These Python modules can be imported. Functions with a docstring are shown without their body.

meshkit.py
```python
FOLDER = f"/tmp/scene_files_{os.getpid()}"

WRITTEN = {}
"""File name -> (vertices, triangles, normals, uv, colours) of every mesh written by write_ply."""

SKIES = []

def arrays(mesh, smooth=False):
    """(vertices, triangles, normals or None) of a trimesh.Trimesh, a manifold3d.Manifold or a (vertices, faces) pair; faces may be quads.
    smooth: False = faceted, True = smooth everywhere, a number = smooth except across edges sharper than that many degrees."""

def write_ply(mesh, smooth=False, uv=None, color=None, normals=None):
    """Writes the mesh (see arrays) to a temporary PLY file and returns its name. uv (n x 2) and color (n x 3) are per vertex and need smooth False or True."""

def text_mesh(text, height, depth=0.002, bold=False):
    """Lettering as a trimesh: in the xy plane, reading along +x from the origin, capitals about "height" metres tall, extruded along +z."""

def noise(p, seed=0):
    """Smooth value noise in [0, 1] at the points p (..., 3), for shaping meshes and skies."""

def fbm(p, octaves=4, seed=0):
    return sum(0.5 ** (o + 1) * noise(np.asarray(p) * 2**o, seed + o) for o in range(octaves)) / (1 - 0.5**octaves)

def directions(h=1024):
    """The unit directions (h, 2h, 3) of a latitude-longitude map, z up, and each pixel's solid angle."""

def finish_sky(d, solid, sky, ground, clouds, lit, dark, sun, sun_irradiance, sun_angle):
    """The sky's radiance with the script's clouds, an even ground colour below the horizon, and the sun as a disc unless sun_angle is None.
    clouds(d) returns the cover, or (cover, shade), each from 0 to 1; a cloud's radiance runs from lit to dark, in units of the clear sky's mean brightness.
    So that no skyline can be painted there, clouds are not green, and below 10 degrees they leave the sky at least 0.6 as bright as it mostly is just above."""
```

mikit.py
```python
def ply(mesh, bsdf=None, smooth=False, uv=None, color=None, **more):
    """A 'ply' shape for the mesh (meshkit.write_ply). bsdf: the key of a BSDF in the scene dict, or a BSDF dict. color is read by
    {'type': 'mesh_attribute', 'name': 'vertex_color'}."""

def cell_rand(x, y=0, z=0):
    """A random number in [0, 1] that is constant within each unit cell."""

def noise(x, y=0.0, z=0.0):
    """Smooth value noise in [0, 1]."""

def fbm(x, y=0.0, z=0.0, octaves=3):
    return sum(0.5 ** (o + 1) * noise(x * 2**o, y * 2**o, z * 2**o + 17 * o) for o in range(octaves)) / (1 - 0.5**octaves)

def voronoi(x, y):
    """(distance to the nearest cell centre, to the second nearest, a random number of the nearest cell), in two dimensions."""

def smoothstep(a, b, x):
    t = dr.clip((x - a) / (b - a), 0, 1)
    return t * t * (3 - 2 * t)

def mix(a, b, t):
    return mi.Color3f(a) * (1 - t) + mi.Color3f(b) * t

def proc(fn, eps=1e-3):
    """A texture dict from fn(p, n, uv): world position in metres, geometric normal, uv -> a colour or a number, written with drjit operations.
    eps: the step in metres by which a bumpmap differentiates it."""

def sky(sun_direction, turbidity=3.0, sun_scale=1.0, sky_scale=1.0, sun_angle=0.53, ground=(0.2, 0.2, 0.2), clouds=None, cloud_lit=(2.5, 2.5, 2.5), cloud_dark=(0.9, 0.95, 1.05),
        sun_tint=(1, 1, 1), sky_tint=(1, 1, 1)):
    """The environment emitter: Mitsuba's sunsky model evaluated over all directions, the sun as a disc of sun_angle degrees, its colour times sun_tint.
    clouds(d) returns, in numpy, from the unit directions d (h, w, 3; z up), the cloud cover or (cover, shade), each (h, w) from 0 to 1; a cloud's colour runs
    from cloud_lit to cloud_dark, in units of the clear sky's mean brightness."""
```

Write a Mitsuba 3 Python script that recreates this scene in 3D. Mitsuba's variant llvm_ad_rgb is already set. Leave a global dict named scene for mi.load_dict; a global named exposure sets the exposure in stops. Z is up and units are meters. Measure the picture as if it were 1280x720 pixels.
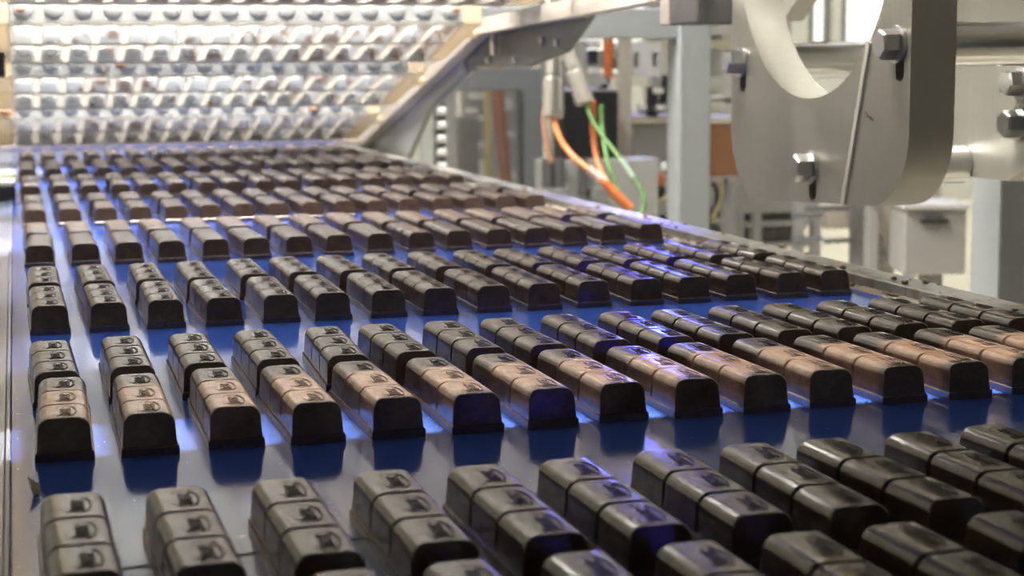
import math, random
import numpy as np, trimesh, mitsuba as mi, drjit as dr, mikit, meshkit
from mikit import proc, noise, fbm, voronoi, cell_rand, smoothstep, mix
from shapely import Polygon, Point, box as sbox, union_all, affinity
from mitsuba import ScalarTransform4f as T4

rng = np.random.default_rng(7)
scene, labels = {}, {}

# ---------------------------------------------------------------- camera, lights, exposure
exposure = 0.15
EYE = np.array([-0.0123, -0.6033, 0.1392])
FW = np.array([0.27818, 0.95124, -0.13340]); UP = np.array([0.0437, 0.1254, 0.9911])
scene['camera'] = {'type': 'thinlens', 'fov': 33.7577, 'fov_axis': 'x', 'near_clip': 0.02, 'far_clip': 100.0,
                   'aperture_radius': 0.0015, 'focus_distance': 0.74,
                   'to_world': T4().look_at(origin=EYE.tolist(), target=(EYE + FW).tolist(), up=UP.tolist())}

def rgb(*c): return {'type': 'rgb', 'value': list(c)}

def lamp_panel(key, x0, x1, y0, y1, z, rad, col=(1.0, 0.97, 0.92), weight=1.0):
    """a ceiling light, or an added panel above the moulds: the shining sheet looks down; its housing is built with the hall"""
    v = np.array([[x0, y0, z], [x1, y0, z], [x1, y1, z], [x0, y1, z]], float)
    m = trimesh.Trimesh(v, [[0, 2, 1], [0, 3, 2]], process=False)
    scene[key + '__diffuser'] = mikit.ply(m, {'type': 'diffuse', 'reflectance': rgb(.8, .8, .8)}, emitter={'type': 'area', 'radiance': rgb(*(rad * c for c in col)), 'sampling_weight': weight})
    labels[key + '__diffuser'] = {'label': 'white glowing diffuser'}

CEIL = 3.2
CEIL_LAMPS = []
for j, (yy, rad) in enumerate(((2.0, 2.5), (4.2, 9), (7.0, 10), (9.6, 10))):
    for i, xx in enumerate((0.6, 3.6, 6.6)):
        CEIL_LAMPS.append((xx - .75, xx + .75, yy - .15, yy + .15, rad))
CEIL_LAMPS += [(4.6, 6.4, -1.2, -.9, 9)]  # extra ceiling light added to brighten the corner post
for n, (x0, x1, y0, y1, rad) in enumerate(CEIL_LAMPS):
    lamp_panel('ceiling_light' + (f'_{n:03d}' if n else ''), x0, x1, y0, y1, CEIL - .06, rad * 1.35)
# unseen light panels added above the moulds to brighten trays and bar tops
FILL_PANELS = [(0.34, 0.68, 1.05, 74.0), (0.88, 1.13, 1.05, 84.0), (1.36, 1.80, 1.05, 54.0)]      # y0, y1, z, radiance
LINE = (0.0285, 0.90, 1800.0)                         # line light in its shaft over the front rows: y, z, radiance
BLUE = (1.50, 3.30, 0.42, 0.90)                     # blue signal light column beyond the enclosure: x, y, z0, z1

# ---------------------------------------------------------------- helpers
def num(base, n): return base if n == 0 else f'{base}_{n:03d}'
_used = {}
def numbered(name):
    n = _used.get(name, 0); _used[name] = n + 1
    return num(name, n)
def thing(name, label, cat, group=None, kind=None):
    k = numbered(name)
    labels[k] = {'label': label, 'category': cat}
    if group: labels[k]['group'] = group
    if kind: labels[k]['kind'] = kind
    return k
def part(parent, name, mesh, bsdf, smooth=False, label=None, tw=None):
    k = numbered(parent + '__' + name)
    d = mesh if isinstance(mesh, dict) else mikit.ply(mesh, bsdf, smooth=smooth)
    scene[k] = {**d, 'to_world': tw} if tw is not None else d
    if label: labels[k] = {'label': label}
    return k
def solo(name, mesh, bsdf, label, cat, smooth=False, group=None, kind=None, tw=None):
    k = thing(name, label, cat, group, kind)
    d = mesh if isinstance(mesh, dict) else mikit.ply(mesh, bsdf, smooth=smooth)
    scene[k] = {**d, 'to_world': tw} if tw is not None else d
    return k
def struct(name, mesh, bsdf, label=None, smooth=False):
    scene[name] = mikit.ply(mesh, bsdf, smooth=smooth)
    labels[name] = {'kind': 'structure', 'label': label or name.replace('_', ' ')}
def cat(ms): return trimesh.util.concatenate(ms)
def hull(p): return trimesh.convex.convex_hull(np.asarray(p, float))
def bx(x0, x1, y0, y1, z0, z1, c=None):
    """box with chamfered edges"""
    lo, hi = np.array([x0, y0, z0], float), np.array([x1, y1, z1], float)
    if c is None: c = min(.0015, .12 * float((hi - lo).min()))
    if c <= 0: return trimesh.creation.box(bounds=[lo, hi])
    p = []
    for s in np.ndindex(2, 2, 2):
        q = np.where(s, hi, lo); d = np.where(s, -c, c)
        for k in range(3):
            r = q + d; r[k] = q[k]; p.append(r)
    return hull(p)
def cyl(a, b, r, n=24, c=None):
    """cylinder from a to b with chamfered rims"""
    a, b = np.asarray(a, float), np.asarray(b, float)
    L = np.linalg.norm(b - a); c = min(.1 * r, .2 * L) if c is None else c
    prof = [[0, 0], [r - c, 0], [r, c], [r, L - c], [r - c, L], [0, L]]
    m = trimesh.creation.revolve(prof, sections=n)
    R = trimesh.geometry.align_vectors([0, 0, 1], (b - a) / L); R[:3, 3] = a
    m.apply_transform(R); return m
def tube(pts, r, n=10):
    """round tube along a smooth curve through pts"""
    pts = np.asarray(pts, float)
    from scipy.interpolate import CubicSpline
    t = np.r_[0, np.cumsum(np.linalg.norm(np.diff(pts, axis=0), axis=1))]
    q = CubicSpline(t, pts)(np.linspace(0, t[-1], 14 * len(pts))) if len(pts) > 2 else pts
    tg = np.gradient(q, axis=0); tg /= np.linalg.norm(tg, axis=1, keepdims=True)
    up = np.array([.13, .2, .97]); a = np.cross(tg, up); a /= np.linalg.norm(a, axis=1, keepdims=True); b = np.cross(tg, a)
    ang = np.arange(n) * 2 * np.pi / n
    v = q[:, None] + r * (np.cos(ang)[None, :, None] * a[:, None] + np.sin(ang)[None, :, None] * b[:, None])
    m = len(q); f = []
    for i in range(m - 1):
        for j in range(n):
            k = (j + 1) % n
            f += [[i*n+j, i*n+k, (i+1)*n+k], [i*n+j, (i+1)*n+k, (i+1)*n+j]]
    V = np.vstack([v.reshape(-1, 3), q[:1], q[-1:]]); c0, c1 = m * n, m * n + 1
    for j in range(n):
        k = (j + 1) % n; f += [[c0, k, j], [c1, (m-1)*n+j, (m-1)*n+k]]
    mm = trimesh.Trimesh(V, f, process=False); mm.fix_normals(); return mm
def extrude(poly, h):
    gs = getattr(poly, 'geoms', [poly])
    return cat([trimesh.creation.extrude_polygon(g, h, engine='earcut') for g in gs])
def plateX(poly, x0, x1):
    """extrude a polygon given in (y, z) along x from x0 to x1"""
    m = extrude(poly if hasattr(poly, 'area') else Polygon(poly), x1 - x0)
    v = m.vertices.copy(); m = trimesh.Trimesh(np.c_[x0 + v[:, 2], v[:, 0], v[:, 1]], m.faces, process=False)
    return m
def plateY(poly, y0, y1):
    """extrude a polygon given in (x, z) along y"""
    m = extrude(poly if hasattr(poly, 'area') else Polygon(poly), y1 - y0)
    v = m.vertices.copy(); m = trimesh.Trimesh(np.c_[v[:, 0], y1 - v[:, 2], v[:, 1]], m.faces, process=False)
    return m
def turned(m, at, deg):
    m = m.copy(); m.apply_transform(trimesh.transformations.rotation_matrix(math.radians(deg), [0, 0, 1], at)); return m

# ---------------------------------------------------------------- materials
def princ(col, rough=.5, metal=0.0, spec=.5, **k):
    c = col if isinstance(col, dict) else rgb(*col)
    r = rough if isinstance(rough, dict) else float(rough)
    return {'type': 'principled', 'base_color': c, 'roughness': r, 'metallic': float(metal), 'specular': float(spec), **k}
def two(b): return {'type': 'twosided', 'bsdf': b}

def choc_col(p, n, uv):
    t = fbm(p.x * 160, p.y * 160, p.z * 160)
    s = fbm(p.x * 900, p.y * 300, p.z * 900)
    return mix((.040, .0225, .0145), (.066, .038, .0235), smoothstep(.25, .8, t * .6 + s * .4))
def choc_rough(p, n, uv):
    return .08 + .16 * fbm(p.x * 260, p.y * 140, p.z * 260)
def choc_bump(p, n, uv):
    return .000035 * fbm(p.x * 300, p.y * 180, p.z * 300) + .000010 * noise(p.x * 1700, p.y * 900, p.z * 1700)
scene['chocolate'] = {'type': 'bumpmap', 'tex': proc(choc_bump, .0004), 'bsdf': princ(proc(choc_col), proc(choc_rough), 0, 1.0, sheen=.12, sheen_tint=.2, clearcoat=1.0, clearcoat_gloss=.96), 'scale': 1.0}
scene['chocolate_relief'] = princ((.030, .020, .015), .5, 0, .4)
def belt_col(p, n, uv):
    a = fbm(p.x * 14, p.y * 3.0, 1.7); s = noise(p.x * 900, p.y * 14, .3)
    c = mix((.023, .060, .28), (.034, .084, .37), a)
    c = mix(c, (.30, .36, .58), .25 * smoothstep(.86, .97, s) * smoothstep(.4, .7, noise(p.x * 40, p.y * 5, 5.)))
    f = noise(p.x * 420, p.y * 420, 9.0)
    return mix(c, (.38, .42, .55), .4 * smoothstep(.965, .985, f))
def belt_rough(p, n, uv):
    return .06 + .07 * fbm(p.x * 30, p.y * 6, 3.0) + .03 * noise(p.x * 700, p.y * 20, 1.0)
scene['belt_blue'] = princ(proc(belt_col), proc(belt_rough), 0, .6)
scene['belt_edge'] = princ((.30, .33, .42), .35)
scene['guide_plastic'] = princ((.19, .22, .34), .16, 0, .9)
scene['seam_black'] = princ((.012, .013, .02), .5)
def steel_col(p, n, uv):
    a = fbm(p.x * 18, p.y * 18, p.z * 18); s = noise(p.x * 900, p.y * 60, p.z * 900)
    return mix((.50, .485, .45), (.60, .585, .55), a * .7 + s * .3)
scene['box_steel'] = princ((.47, .46, .44), .3, .5)
scene['steel'] = princ(proc(steel_col), .34, .9)
def bead_col(p, n, uv):
    a = fbm(p.x * 25, p.y * 25, p.z * 9); s = noise(p.y * 420, p.z * 8, p.x * 50)
    c = mix((.315, .305, .262), (.385, .375, .325), a * .6 + s * .4)
    d = noise(p.x * 130, p.y * 130, p.z * 130)
    return mix(c, (.30, .27, .23), .5 * smoothstep(.955, .98, d))
scene['plate_steel'] = princ(proc(bead_col), .42, .45, .5)
scene['seam_lit_tone'] = princ((.74, .72, .66), .4, .2)  # lit edge of the seam put into a lighter colour
scene['polished'] = princ((.60, .60, .60), .16, 1.0)
scene['bolt_steel'] = princ((.50, .50, .51), .26, .95)
scene['frame_beige'] = princ((.50, .46, .41), .45, .25)
scene['roller_cream'] = princ((.78, .68, .60), .45)
scene['gusset_grey'] = princ((.115, .12, .112), .45, .3)
scene['guard_green'] = princ((.42, .44, .41), .4, .3)
scene['alu_blue'] = princ((.275, .295, .305), .45, .1)
scene['alu_grey'] = princ((.50, .50, .49), .45, .25)
scene['black_plastic'] = princ((.012, .012, .014), .4)
scene['dark_grey'] = princ((.11, .11, .11), .5)
scene['mid_grey'] = princ((.27, .27, .26), .5)
scene['white_paint'] = princ((.78, .79, .77), .5)
scene['cream_paint'] = princ((.74, .69, .56), .5)
scene['orange'] = princ((.58, .17, .05), .45)
scene['hose_orange'] = princ((.36, .18, .115), .5)
scene['pink'] = princ((.85, .58, .52), .5)
scene['green'] = princ((.10, .21, .06), .45)
scene['pale_green'] = princ((.50, .66, .56), .45)
scene['yellow'] = princ((.50, .44, .20), .5)
scene['copper_brown'] = princ((.36, .17, .09), .5)
scene['connector'] = princ((.36, .335, .29), .42, .4)
scene['knob_metal'] = princ((.8, .8, .78), .2, .9)
# moulds: milky clear plastic
def mould_col(p, n, uv):
    return mix((.66, .64, .59), (.74, .72, .67), fbm(p.x * 60, p.y * 60, p.z * 60))
def cup_col(p, n, uv):
    a = fbm(p.x * 75, p.y * 40, p.z * 75) + dr.select(p.y < 1.12, .16, 0.); b = noise(p.x * 9, p.y * 2.5, 4.0)
    return mix((.68, .70, .71), (.28, .19, .145), .75 * smoothstep(.56, .70, a * .8 + b * .32))
def thin(col, rough=.3, dt=1.0, st=.15):
    return {'type': 'principledthin', 'base_color': col, 'roughness': rough, 'diff_trans': dt, 'spec_trans': st, 'eta': 1.5}
scene['mould_clear'] = thin(proc(mould_col), .3, 1.2, .04)
scene['mould_end'] = thin(rgb(.56, .57, .57), .35, .8, .03)
scene['mould_cup'] = thin(proc(cup_col), .3, .95, .03)
scene['mould_carrier'] = thin(rgb(.70, .62, .48), .4, .9, .02)
scene['glass'] = {'type': 'thindielectric', 'int_ior': 1.49}
def floor_col(p, n, uv):
    return mix((.70, .655, .53), (.78, .74, .62), fbm(p.x * 2, p.y * 2, 0.) * .7 + .3 * noise(p.x * 40, p.y * 40, 0.))
scene['floor_resin'] = princ(proc(floor_col), .35)
scene['wall_white'] = princ((.78, .79, .76), .6)
scene['ceiling_white'] = princ((.7, .7, .69), .7)
scene['wall_dim'] = princ((.10, .10, .10), .6)

# ---------------------------------------------------------------- the hall
FZ = -0.95
X0, X1, Y0, Y1 = -4.0, 9.0, -3.5, 11.0
struct('floor', bx(X0, X1, Y0, Y1, FZ - .1, FZ, 0), 'floor_resin', 'cream resin floor of the hall')
struct('ceiling', bx(X0, X1, Y0, Y1, CEIL, CEIL + .1, 0), 'ceiling_white', 'white ceiling of the hall')
struct('wall_left', bx(X0 - .1, X0, Y0, Y1, FZ, CEIL, 0), 'wall_white', 'white left wall of the hall')
struct('wall_right', bx(X1, X1 + .1, Y0, Y1, FZ, CEIL, 0), 'wall_white', 'white right wall of the hall')
struct('wall_front', bx(X0, X1, Y0 - .1, Y0, FZ, CEIL, 0), 'wall_dim', 'wall behind the viewer')
WINS = [(3.60, 4.50), (4.80, 5.56), (5.70, 5.89), (5.97, 6.95)]
wb = sbox(X0, FZ, X1, CEIL)
for a, b in WINS: wb = wb.difference(sbox(a, .0, b, 2.3))
struct('wall_back', plateY(wb, Y1, Y1 + .12), 'wall_white', 'white far wall with tall windows')
for n, (a, b) in enumerate(WINS, 1):
    k = f'window_{n}'
    labels[k] = {'kind': 'structure', 'label': 'tall bright frosted window in the far wall'}
    fr = sbox(a, 0, b, 2.3).difference(sbox(a + .05, .05, b - .05, 2.25)).union(sbox(a, 1.12, b, 1.17))
    scene[k + '__frame'] = mikit.ply(plateY(fr, Y1 + .01, Y1 + .07), 'mid_grey')
    v = np.array([[a, Y1 + .05, 0], [b, Y1 + .05, 0], [b, Y1 + .05, 2.3], [a, Y1 + .05, 2.3]])
    scene[k + '__pane'] = mikit.ply(trimesh.Trimesh(v, [[0, 1, 2], [0, 2, 3]], process=False), 'wall_white', emitter={'type': 'area', 'radiance': rgb(.92, .97, .93)})
for n, (x0, x1, y0, y1, rad) in enumerate(CEIL_LAMPS):
    k = num('ceiling_light', n)
    labels[k] = {'label': 'flush rectangular ceiling light above the hall', 'category': 'ceiling light', 'group': 'ceiling lights of the hall'}
    o = sbox(x0 - .03, y0 - .03, x1 + .03, y1 + .03).difference(sbox(x0, y0, x1, y1))
    m = extrude(o, .06); m.apply_translation([0, 0, CEIL - .065])
    scene[k + '__frame'] = mikit.ply(m, 'white_paint')

# ---------------------------------------------------------------- belt conveyor
PP, LN = 0.29820, 0.03                                   # pitch of the bar pairs along the belt, pitch of the lanes
BY0, BY1 = -1.0, 2.35
ck = thing('belt_conveyor', 'wide glossy blue conveyor belt carrying rows of chocolate bars, with a metal side rail', 'conveyor')
part(ck, 'belt', bx(-.0192, .4735, BY0, BY1, -.004, 0, .0005), 'belt_blue', label='glossy blue belt')
part(ck, 'belt_trim', bx(-.0209, -.0192, BY0, BY1, -.004, .0007, .0003), 'belt_edge', label='pale welded line along the belt edge')
part(ck, 'guide_strip', bx(-.075, -.0209, BY0, BY1, -.006, -.0006, .0005), 'guide_plastic', label='blue plastic strip beside the belt')
scene['dusty_strip'] = princ((.40, .36, .30), .6)
part(ck, 'guide_strip', bx(.4735, .4855, BY0, BY1, -.006, .0004, .0004), 'dusty_strip', label='pale strip with crumbs beside the belt')
def rail_col(p, n, uv):
    a = fbm(p.x * 60, p.y * 25, p.z * 60); d = fbm(p.x * 120, p.y * 120, 2.0)
    return mix(mix((.24, .245, .23), (.31, .312, .295), a), (.21, .15, .10), .6 * smoothstep(.62, .72, d))
scene['rail_metal'] = princ(proc(rail_col), .4, .35)
part(ck, 'side_rail', bx(.4855, .5085, BY0, BY1, -.05, .0065, .0008), 'rail_metal', label='grey metal side rail with dusty top')
part(ck, 'side_rail', bx(-.100, -.075, BY0, BY1, -.05, .0065, .0008), 'rail_metal')
part(ck, 'slider_bed', bx(-.075, .4855, BY0, BY1, -.05, -.006, .001), 'steel')
for x in (-.095, .4655):
    for y in (-.6, .5, 1.6): part(ck, 'leg', bx(x, x + .04, y, y + .04, FZ, -.05), 'alu_grey')
# crosswise joint of the belt
solo_pts = [(.010, -.137), (.042, -.134), (.075, -.128), (.10, -.127), (.14, -.124), (.20, -.119), (.28, -.113), (.36, -.107), (.46, -.10)]
q = np.array(solo_pts); w_ = .0009
jv = np.vstack([np.c_[q[:, 0], q[:, 1] - w_, np.full(len(q), .00025)], np.c_[q[:, 0], q[:, 1] + w_, np.full(len(q), .00025)]])
nq = len(q); jf = []
for i in range(nq - 1): jf += [[i, i + 1, nq + i + 1], [i, nq + i + 1, nq + i]]
part(ck, 'belt_joint', trimesh.Trimesh(jv, jf, process=False), 'seam_black', label='dark crosswise joint in the belt')

# ---------------------------------------------------------------- chocolate bars
HB = .0152
def half_profile(s=0.0):
    """(x, z) of half the section of a bar above its flange, from the flange up to the middle of the top, drawn in by s"""
    p = [(.0096, .0028), (.00945, .0060), (.0092, .0102)]
    for a in np.linspace(8, 62, 5): p.append((.0050 + .0042 * math.cos(math.radians(a)), .0110 + .0042 * math.sin(math.radians(a)) ** 1.06))
    p += [(.0055, HB - .00005), (.0025, HB)]
    p = np.array(p)
    return np.c_[p[:, 0] - s * np.clip((p[:, 1] - .003) / .004, 0, 1), p[:, 1] - s * np.clip((p[:, 1] - .010) / .004, 0, 1)]
def ring(s):
    h = half_profile(s); return np.vstack([h, np.c_[-h[::-1, 0], h[::-1, 1]]])
def segment(stations):
    """closed mesh over stations (y, inset, lean): lean moves the top of the ring along y"""
    R = []
    for y, s, lean in stations:
        r = ring(s); R.append(np.c_[r[:, 0], y + lean * (r[:, 1] - .003) / .012, r[:, 1]])
    n = len(R[0]); V = np.vstack(R); f = []
    for i in range(len(R) - 1):
        for j in range(n):
            k = (j + 1) % n; f += [[i*n+j, i*n+k, (i+1)*n+k], [i*n+j, (i+1)*n+k, (i+1)*n+j]]
    for base, flip in ((0, 0), ((len(R) - 1) * n, 1)):
        for j in range(1, n - 1): f.append([base, base + j, base + j + 1] if flip else [base, base + j + 1, base + j])
    m = trimesh.Trimesh(V, f, process=False); m.fix_normals(); return m
SEG = .02765
g = .0012
near = segment([(.0012, .0003, .0012), (.0015, .00005, .0012), (.0018, 0, .0012), (.0030, 0, .001), (SEG - g, 0, 0), (SEG - .0004, .0008, 0), (SEG, .0016, 0)])
mid = segment([(SEG, .0016, 0), (SEG + .0004, .0008, 0), (SEG + g, 0, 0), (2 * SEG - g, 0, 0), (2 * SEG - .0004, .0008, 0), (2 * SEG, .0016, 0)])
far = segment([(2 * SEG, .0016, 0), (2 * SEG + .0004, .0008, 0), (2 * SEG + g, 0, 0), (.0830, 0, -.001), (.0842, 0, -.0012), (.0845, .00005, -.0012), (.0848, .0003, -.0012)])
fl = sbox(-.0098, .0006, .0098, .0854).buffer(.0005, quad_segs=2)
def frustum(poly, z0, z1, ins):
    a = np.array(poly.exterior.coords)[:-1]; b = np.array(poly.buffer(-ins, join_style=2).exterior.coords)[:-1]
    return hull(np.vstack([np.c_[a, np.full(len(a), z0)], np.c_[a, np.full(len(a), z1 - .0006)], np.c_[b, np.full(len(b), z1)]]))
flange = frustum(fl, 0, .0033, .0004)
P_SEG = [mikit.ply(m, 'chocolate', smooth=24) for m in (near, mid, far)]
P_FL = mikit.ply(flange, 'chocolate', smooth=30)
# relief on each segment: a raised ring and a column of three raised signs
def stroke(pts, w): 
    from shapely import LineString
    return LineString(pts).buffer(w / 2, cap_style=2, quad_segs=3)
ell = affinity.scale(Point(0, 0).buffer(1, quad_segs=9), .0044, .0098)
ell_in = affinity.scale(Point(0, 0).buffer(1, quad_segs=9), .0041, .0094)
ringp = ell.difference(ell_in).difference(sbox(-.006, -.0035, -.002, .0075))
signs = union_all([stroke([(-.0022, -.0068), (.0021, -.0068)], .0008), stroke([(-.0022, -.0080), (-.0022, -.0056)], .0008),
                   stroke([(-.0014, -.0046), (.0022, -.0046)], .0008), stroke([(-.0014, -.0024), (.0022, -.0024)], .0008), stroke([(.0019, -.0050), (.0019, -.0020)], .0008), stroke([(-.0012, -.0050), (-.0012, -.0020)], .0007),
                   Point(.0004, .0006).buffer(.0020, quad_segs=4).difference(Point(.0004, .0006).buffer(.0012, quad_segs=3)),
                   stroke([(-.0015, .0036), (.0022, .0036)], .0008), stroke([(-.0004, .0036), (-.0004, .0066)], .0008), stroke([(.0018, .0032), (.0018, .0060)], .0008)])
arc = affinity.scale(Point(0, 0).buffer(1, quad_segs=9), .0045, .0100).difference(affinity.scale(Point(0, 0).buffer(1, quad_segs=9), .0038, .0093)).intersection(sbox(.0008, -.0085, .006, .0075))
signs = signs.union(arc)
def raise_(poly, h):
    m = extrude(poly, h + .0008); m.apply_translation([0, 0, HB - .0008 - .00008]); return m
P_EMB, P_SIG = [], []
for k in range(3):
    m = raise_(ringp, .00022); m.apply_translation([.0004, (k + .5) * SEG, 0]); P_EMB.append(mikit.ply(m, 'chocolate'))
    m = raise_(signs, .00035); m.apply_translation([.0004, (k + .5) * SEG, 0]); P_SIG.append(mikit.ply(m, 'chocolate_relief'))

ORD = ['first', 'second', 'third', 'fourth', 'fifth', 'sixth', 'seventh', 'eighth', 'ninth', 'tenth', 'eleventh', 'twelfth', 'thirteenth', 'fourteenth', 'fifteenth', 'sixteenth']
RT = np.cross(FW, UP); RT /= np.linalg.norm(RT)
def in_frame(x, y):
    """whether some of a bar lying at (x, y) falls inside the photograph"""
    ok = False
    for dx in (-.009, 0, .009):
        for dy in np.linspace(0, .086, 7):
            d = np.array([x + dx, y + dy, .0145]) - EYE; z = d @ FW
            if z > .05 and abs(d @ RT) / z < .3034 and abs(d @ np.cross(RT, FW)) / z < .1706: ok = True
    return ok
OFF = {-1: .0085, 0: 0.0, 1: -.005, 2: .002, 3: .001, 4: -.003, 5: .002, 6: 0.0}
rows = []
for k in range(-1, 7):
    rows += [(k, 0, k * PP + OFF[k]), (k, 1, k * PP + OFF[k] + .0972)]
for rn, (k, half, y0) in enumerate(rows):
    xs = []
    for i in range(16):
        x = i * LN + rng.normal(0, .0005); y = y0 + rng.normal(0, .0012); a = rng.normal(0, .7)
        if k == 0 and half == 1 and i == 4: a, x = -2.6, x + .0006
        if in_frame(x, y): xs.append((x, y, a))
    for j, (x, y, a) in enumerate(xs):
        pos = 'leftmost' if j == 0 else 'rightmost' if j == len(xs) - 1 and rn > 3 else ORD[j] + ' from the left'
        look = 'dark glossy three-segment chocolate bar' if k < 2 else 'small dark chocolate bar' if k < 4 else 'tiny blurred chocolate bar'
        key = thing('chocolate_bar', f'{look}, {pos} in the {ORD[rn]} row from the front', 'chocolate bar', 'chocolate bars on the blue belt')
        tw = T4().translate([x, y, 0]).rotate([0, 0, 1], a)
        part(key, 'base_flange', P_FL, None, tw=tw)
        for s in range(3):
            sk = part(key, 'segment', P_SEG[s], None, tw=tw)
            if k < 2: part(sk, 'emblem', P_EMB[s], None, tw=tw, label='moulded oval emblem')
            if k < 2: part(sk, 'lettering', P_SIG[s], None, tw=tw, label='dull moulded signs inside the oval')

# chip and crumbs
def crumb(c, r, seed):
    m = trimesh.creation.icosphere(subdivisions=1, radius=r); v = np.array(m.vertices)
    v *= (.6 + .8 * meshkit.noise(v / r * 1.3 + 5, seed))[:, None] * np.array([1.2, 1, .55]); v[:, 2] -= v[:, 2].min()
    m.vertices = v + c; return m
scene['crumb_brown'] = princ((.16, .095, .055), .6)
cr = []
for n in range(230):
    y = rng.uniform(-.05, 1.1); x = rng.normal(.4795, .0028) if n % 5 else rng.uniform(.488, .507)
    z = .0004 if x < .4855 else .0065
    if .4835 < x < .488: continue
    cr.append(crumb([x, y, z], abs(rng.normal(.0006, .0007)) + .0004, n))
solo('chocolate_crumbs', cat(cr), 'crumb_brown', 'brown chocolate crumbs scattered along the right-hand metal rail', 'crumbs', kind='stuff')
solo('chocolate_flake', hull([[-.0135, -.044, .0062], [-.0118, -.048, .0005], [-.0100, -.045, .0005], [-.0098, -.043, .003], [-.0120, -.0465, 0], [-.0104, -.042, .0]]), 'chocolate', 'small pointed chocolate flake on the belt beside the near left bar', 'flake')

# ---------------------------------------------------------------- chocolate moulds on the sloping chain
ML = .182                                                 # length of a mould; local frame: x across, v from its far end to its near end, w up
def cup_mesh():
    P = []
    for w, e, rr in ((0, 0, .0008), (.0035, .0003, .0009), (.0110, .0007, .0012), (.0143, .0016, .0018), (.0152, .0034, .0020)):
        pl = sbox(-.0105 + e + rr, rr + e * .5, .0105 - e - rr, .0865 - rr - e * .5)
        c = []
        for (cx, cy, a0) in ((pl.bounds[2], pl.bounds[1], -90), (pl.bounds[2], pl.bounds[3], 0), (pl.bounds[0], pl.bounds[3], 90), (pl.bounds[0], pl.bounds[1], 180)):
            for a in (0, 45, 90): c.append((cx + rr * math.cos(math.radians(a0 + a)), cy + rr * math.sin(math.radians(a0 + a)), w))
        P.append(np.array(c))
    n = len(P[0]); V = np.vstack(P); f = []
    for i in range(len(P) - 1):
        for j in range(n):
            k = (j + 1) % n; f += [[i*n+j, i*n+k, (i+1)*n+k], [i*n+j, (i+1)*n+k, (i+1)*n+j]]
    b = (len(P) - 1) * n
    for j in range(1, n - 1): f.append([b, b + j, b + j + 1])
    return trimesh.Trimesh(V, f, process=False)
VS = (.0035, .0915)
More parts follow.
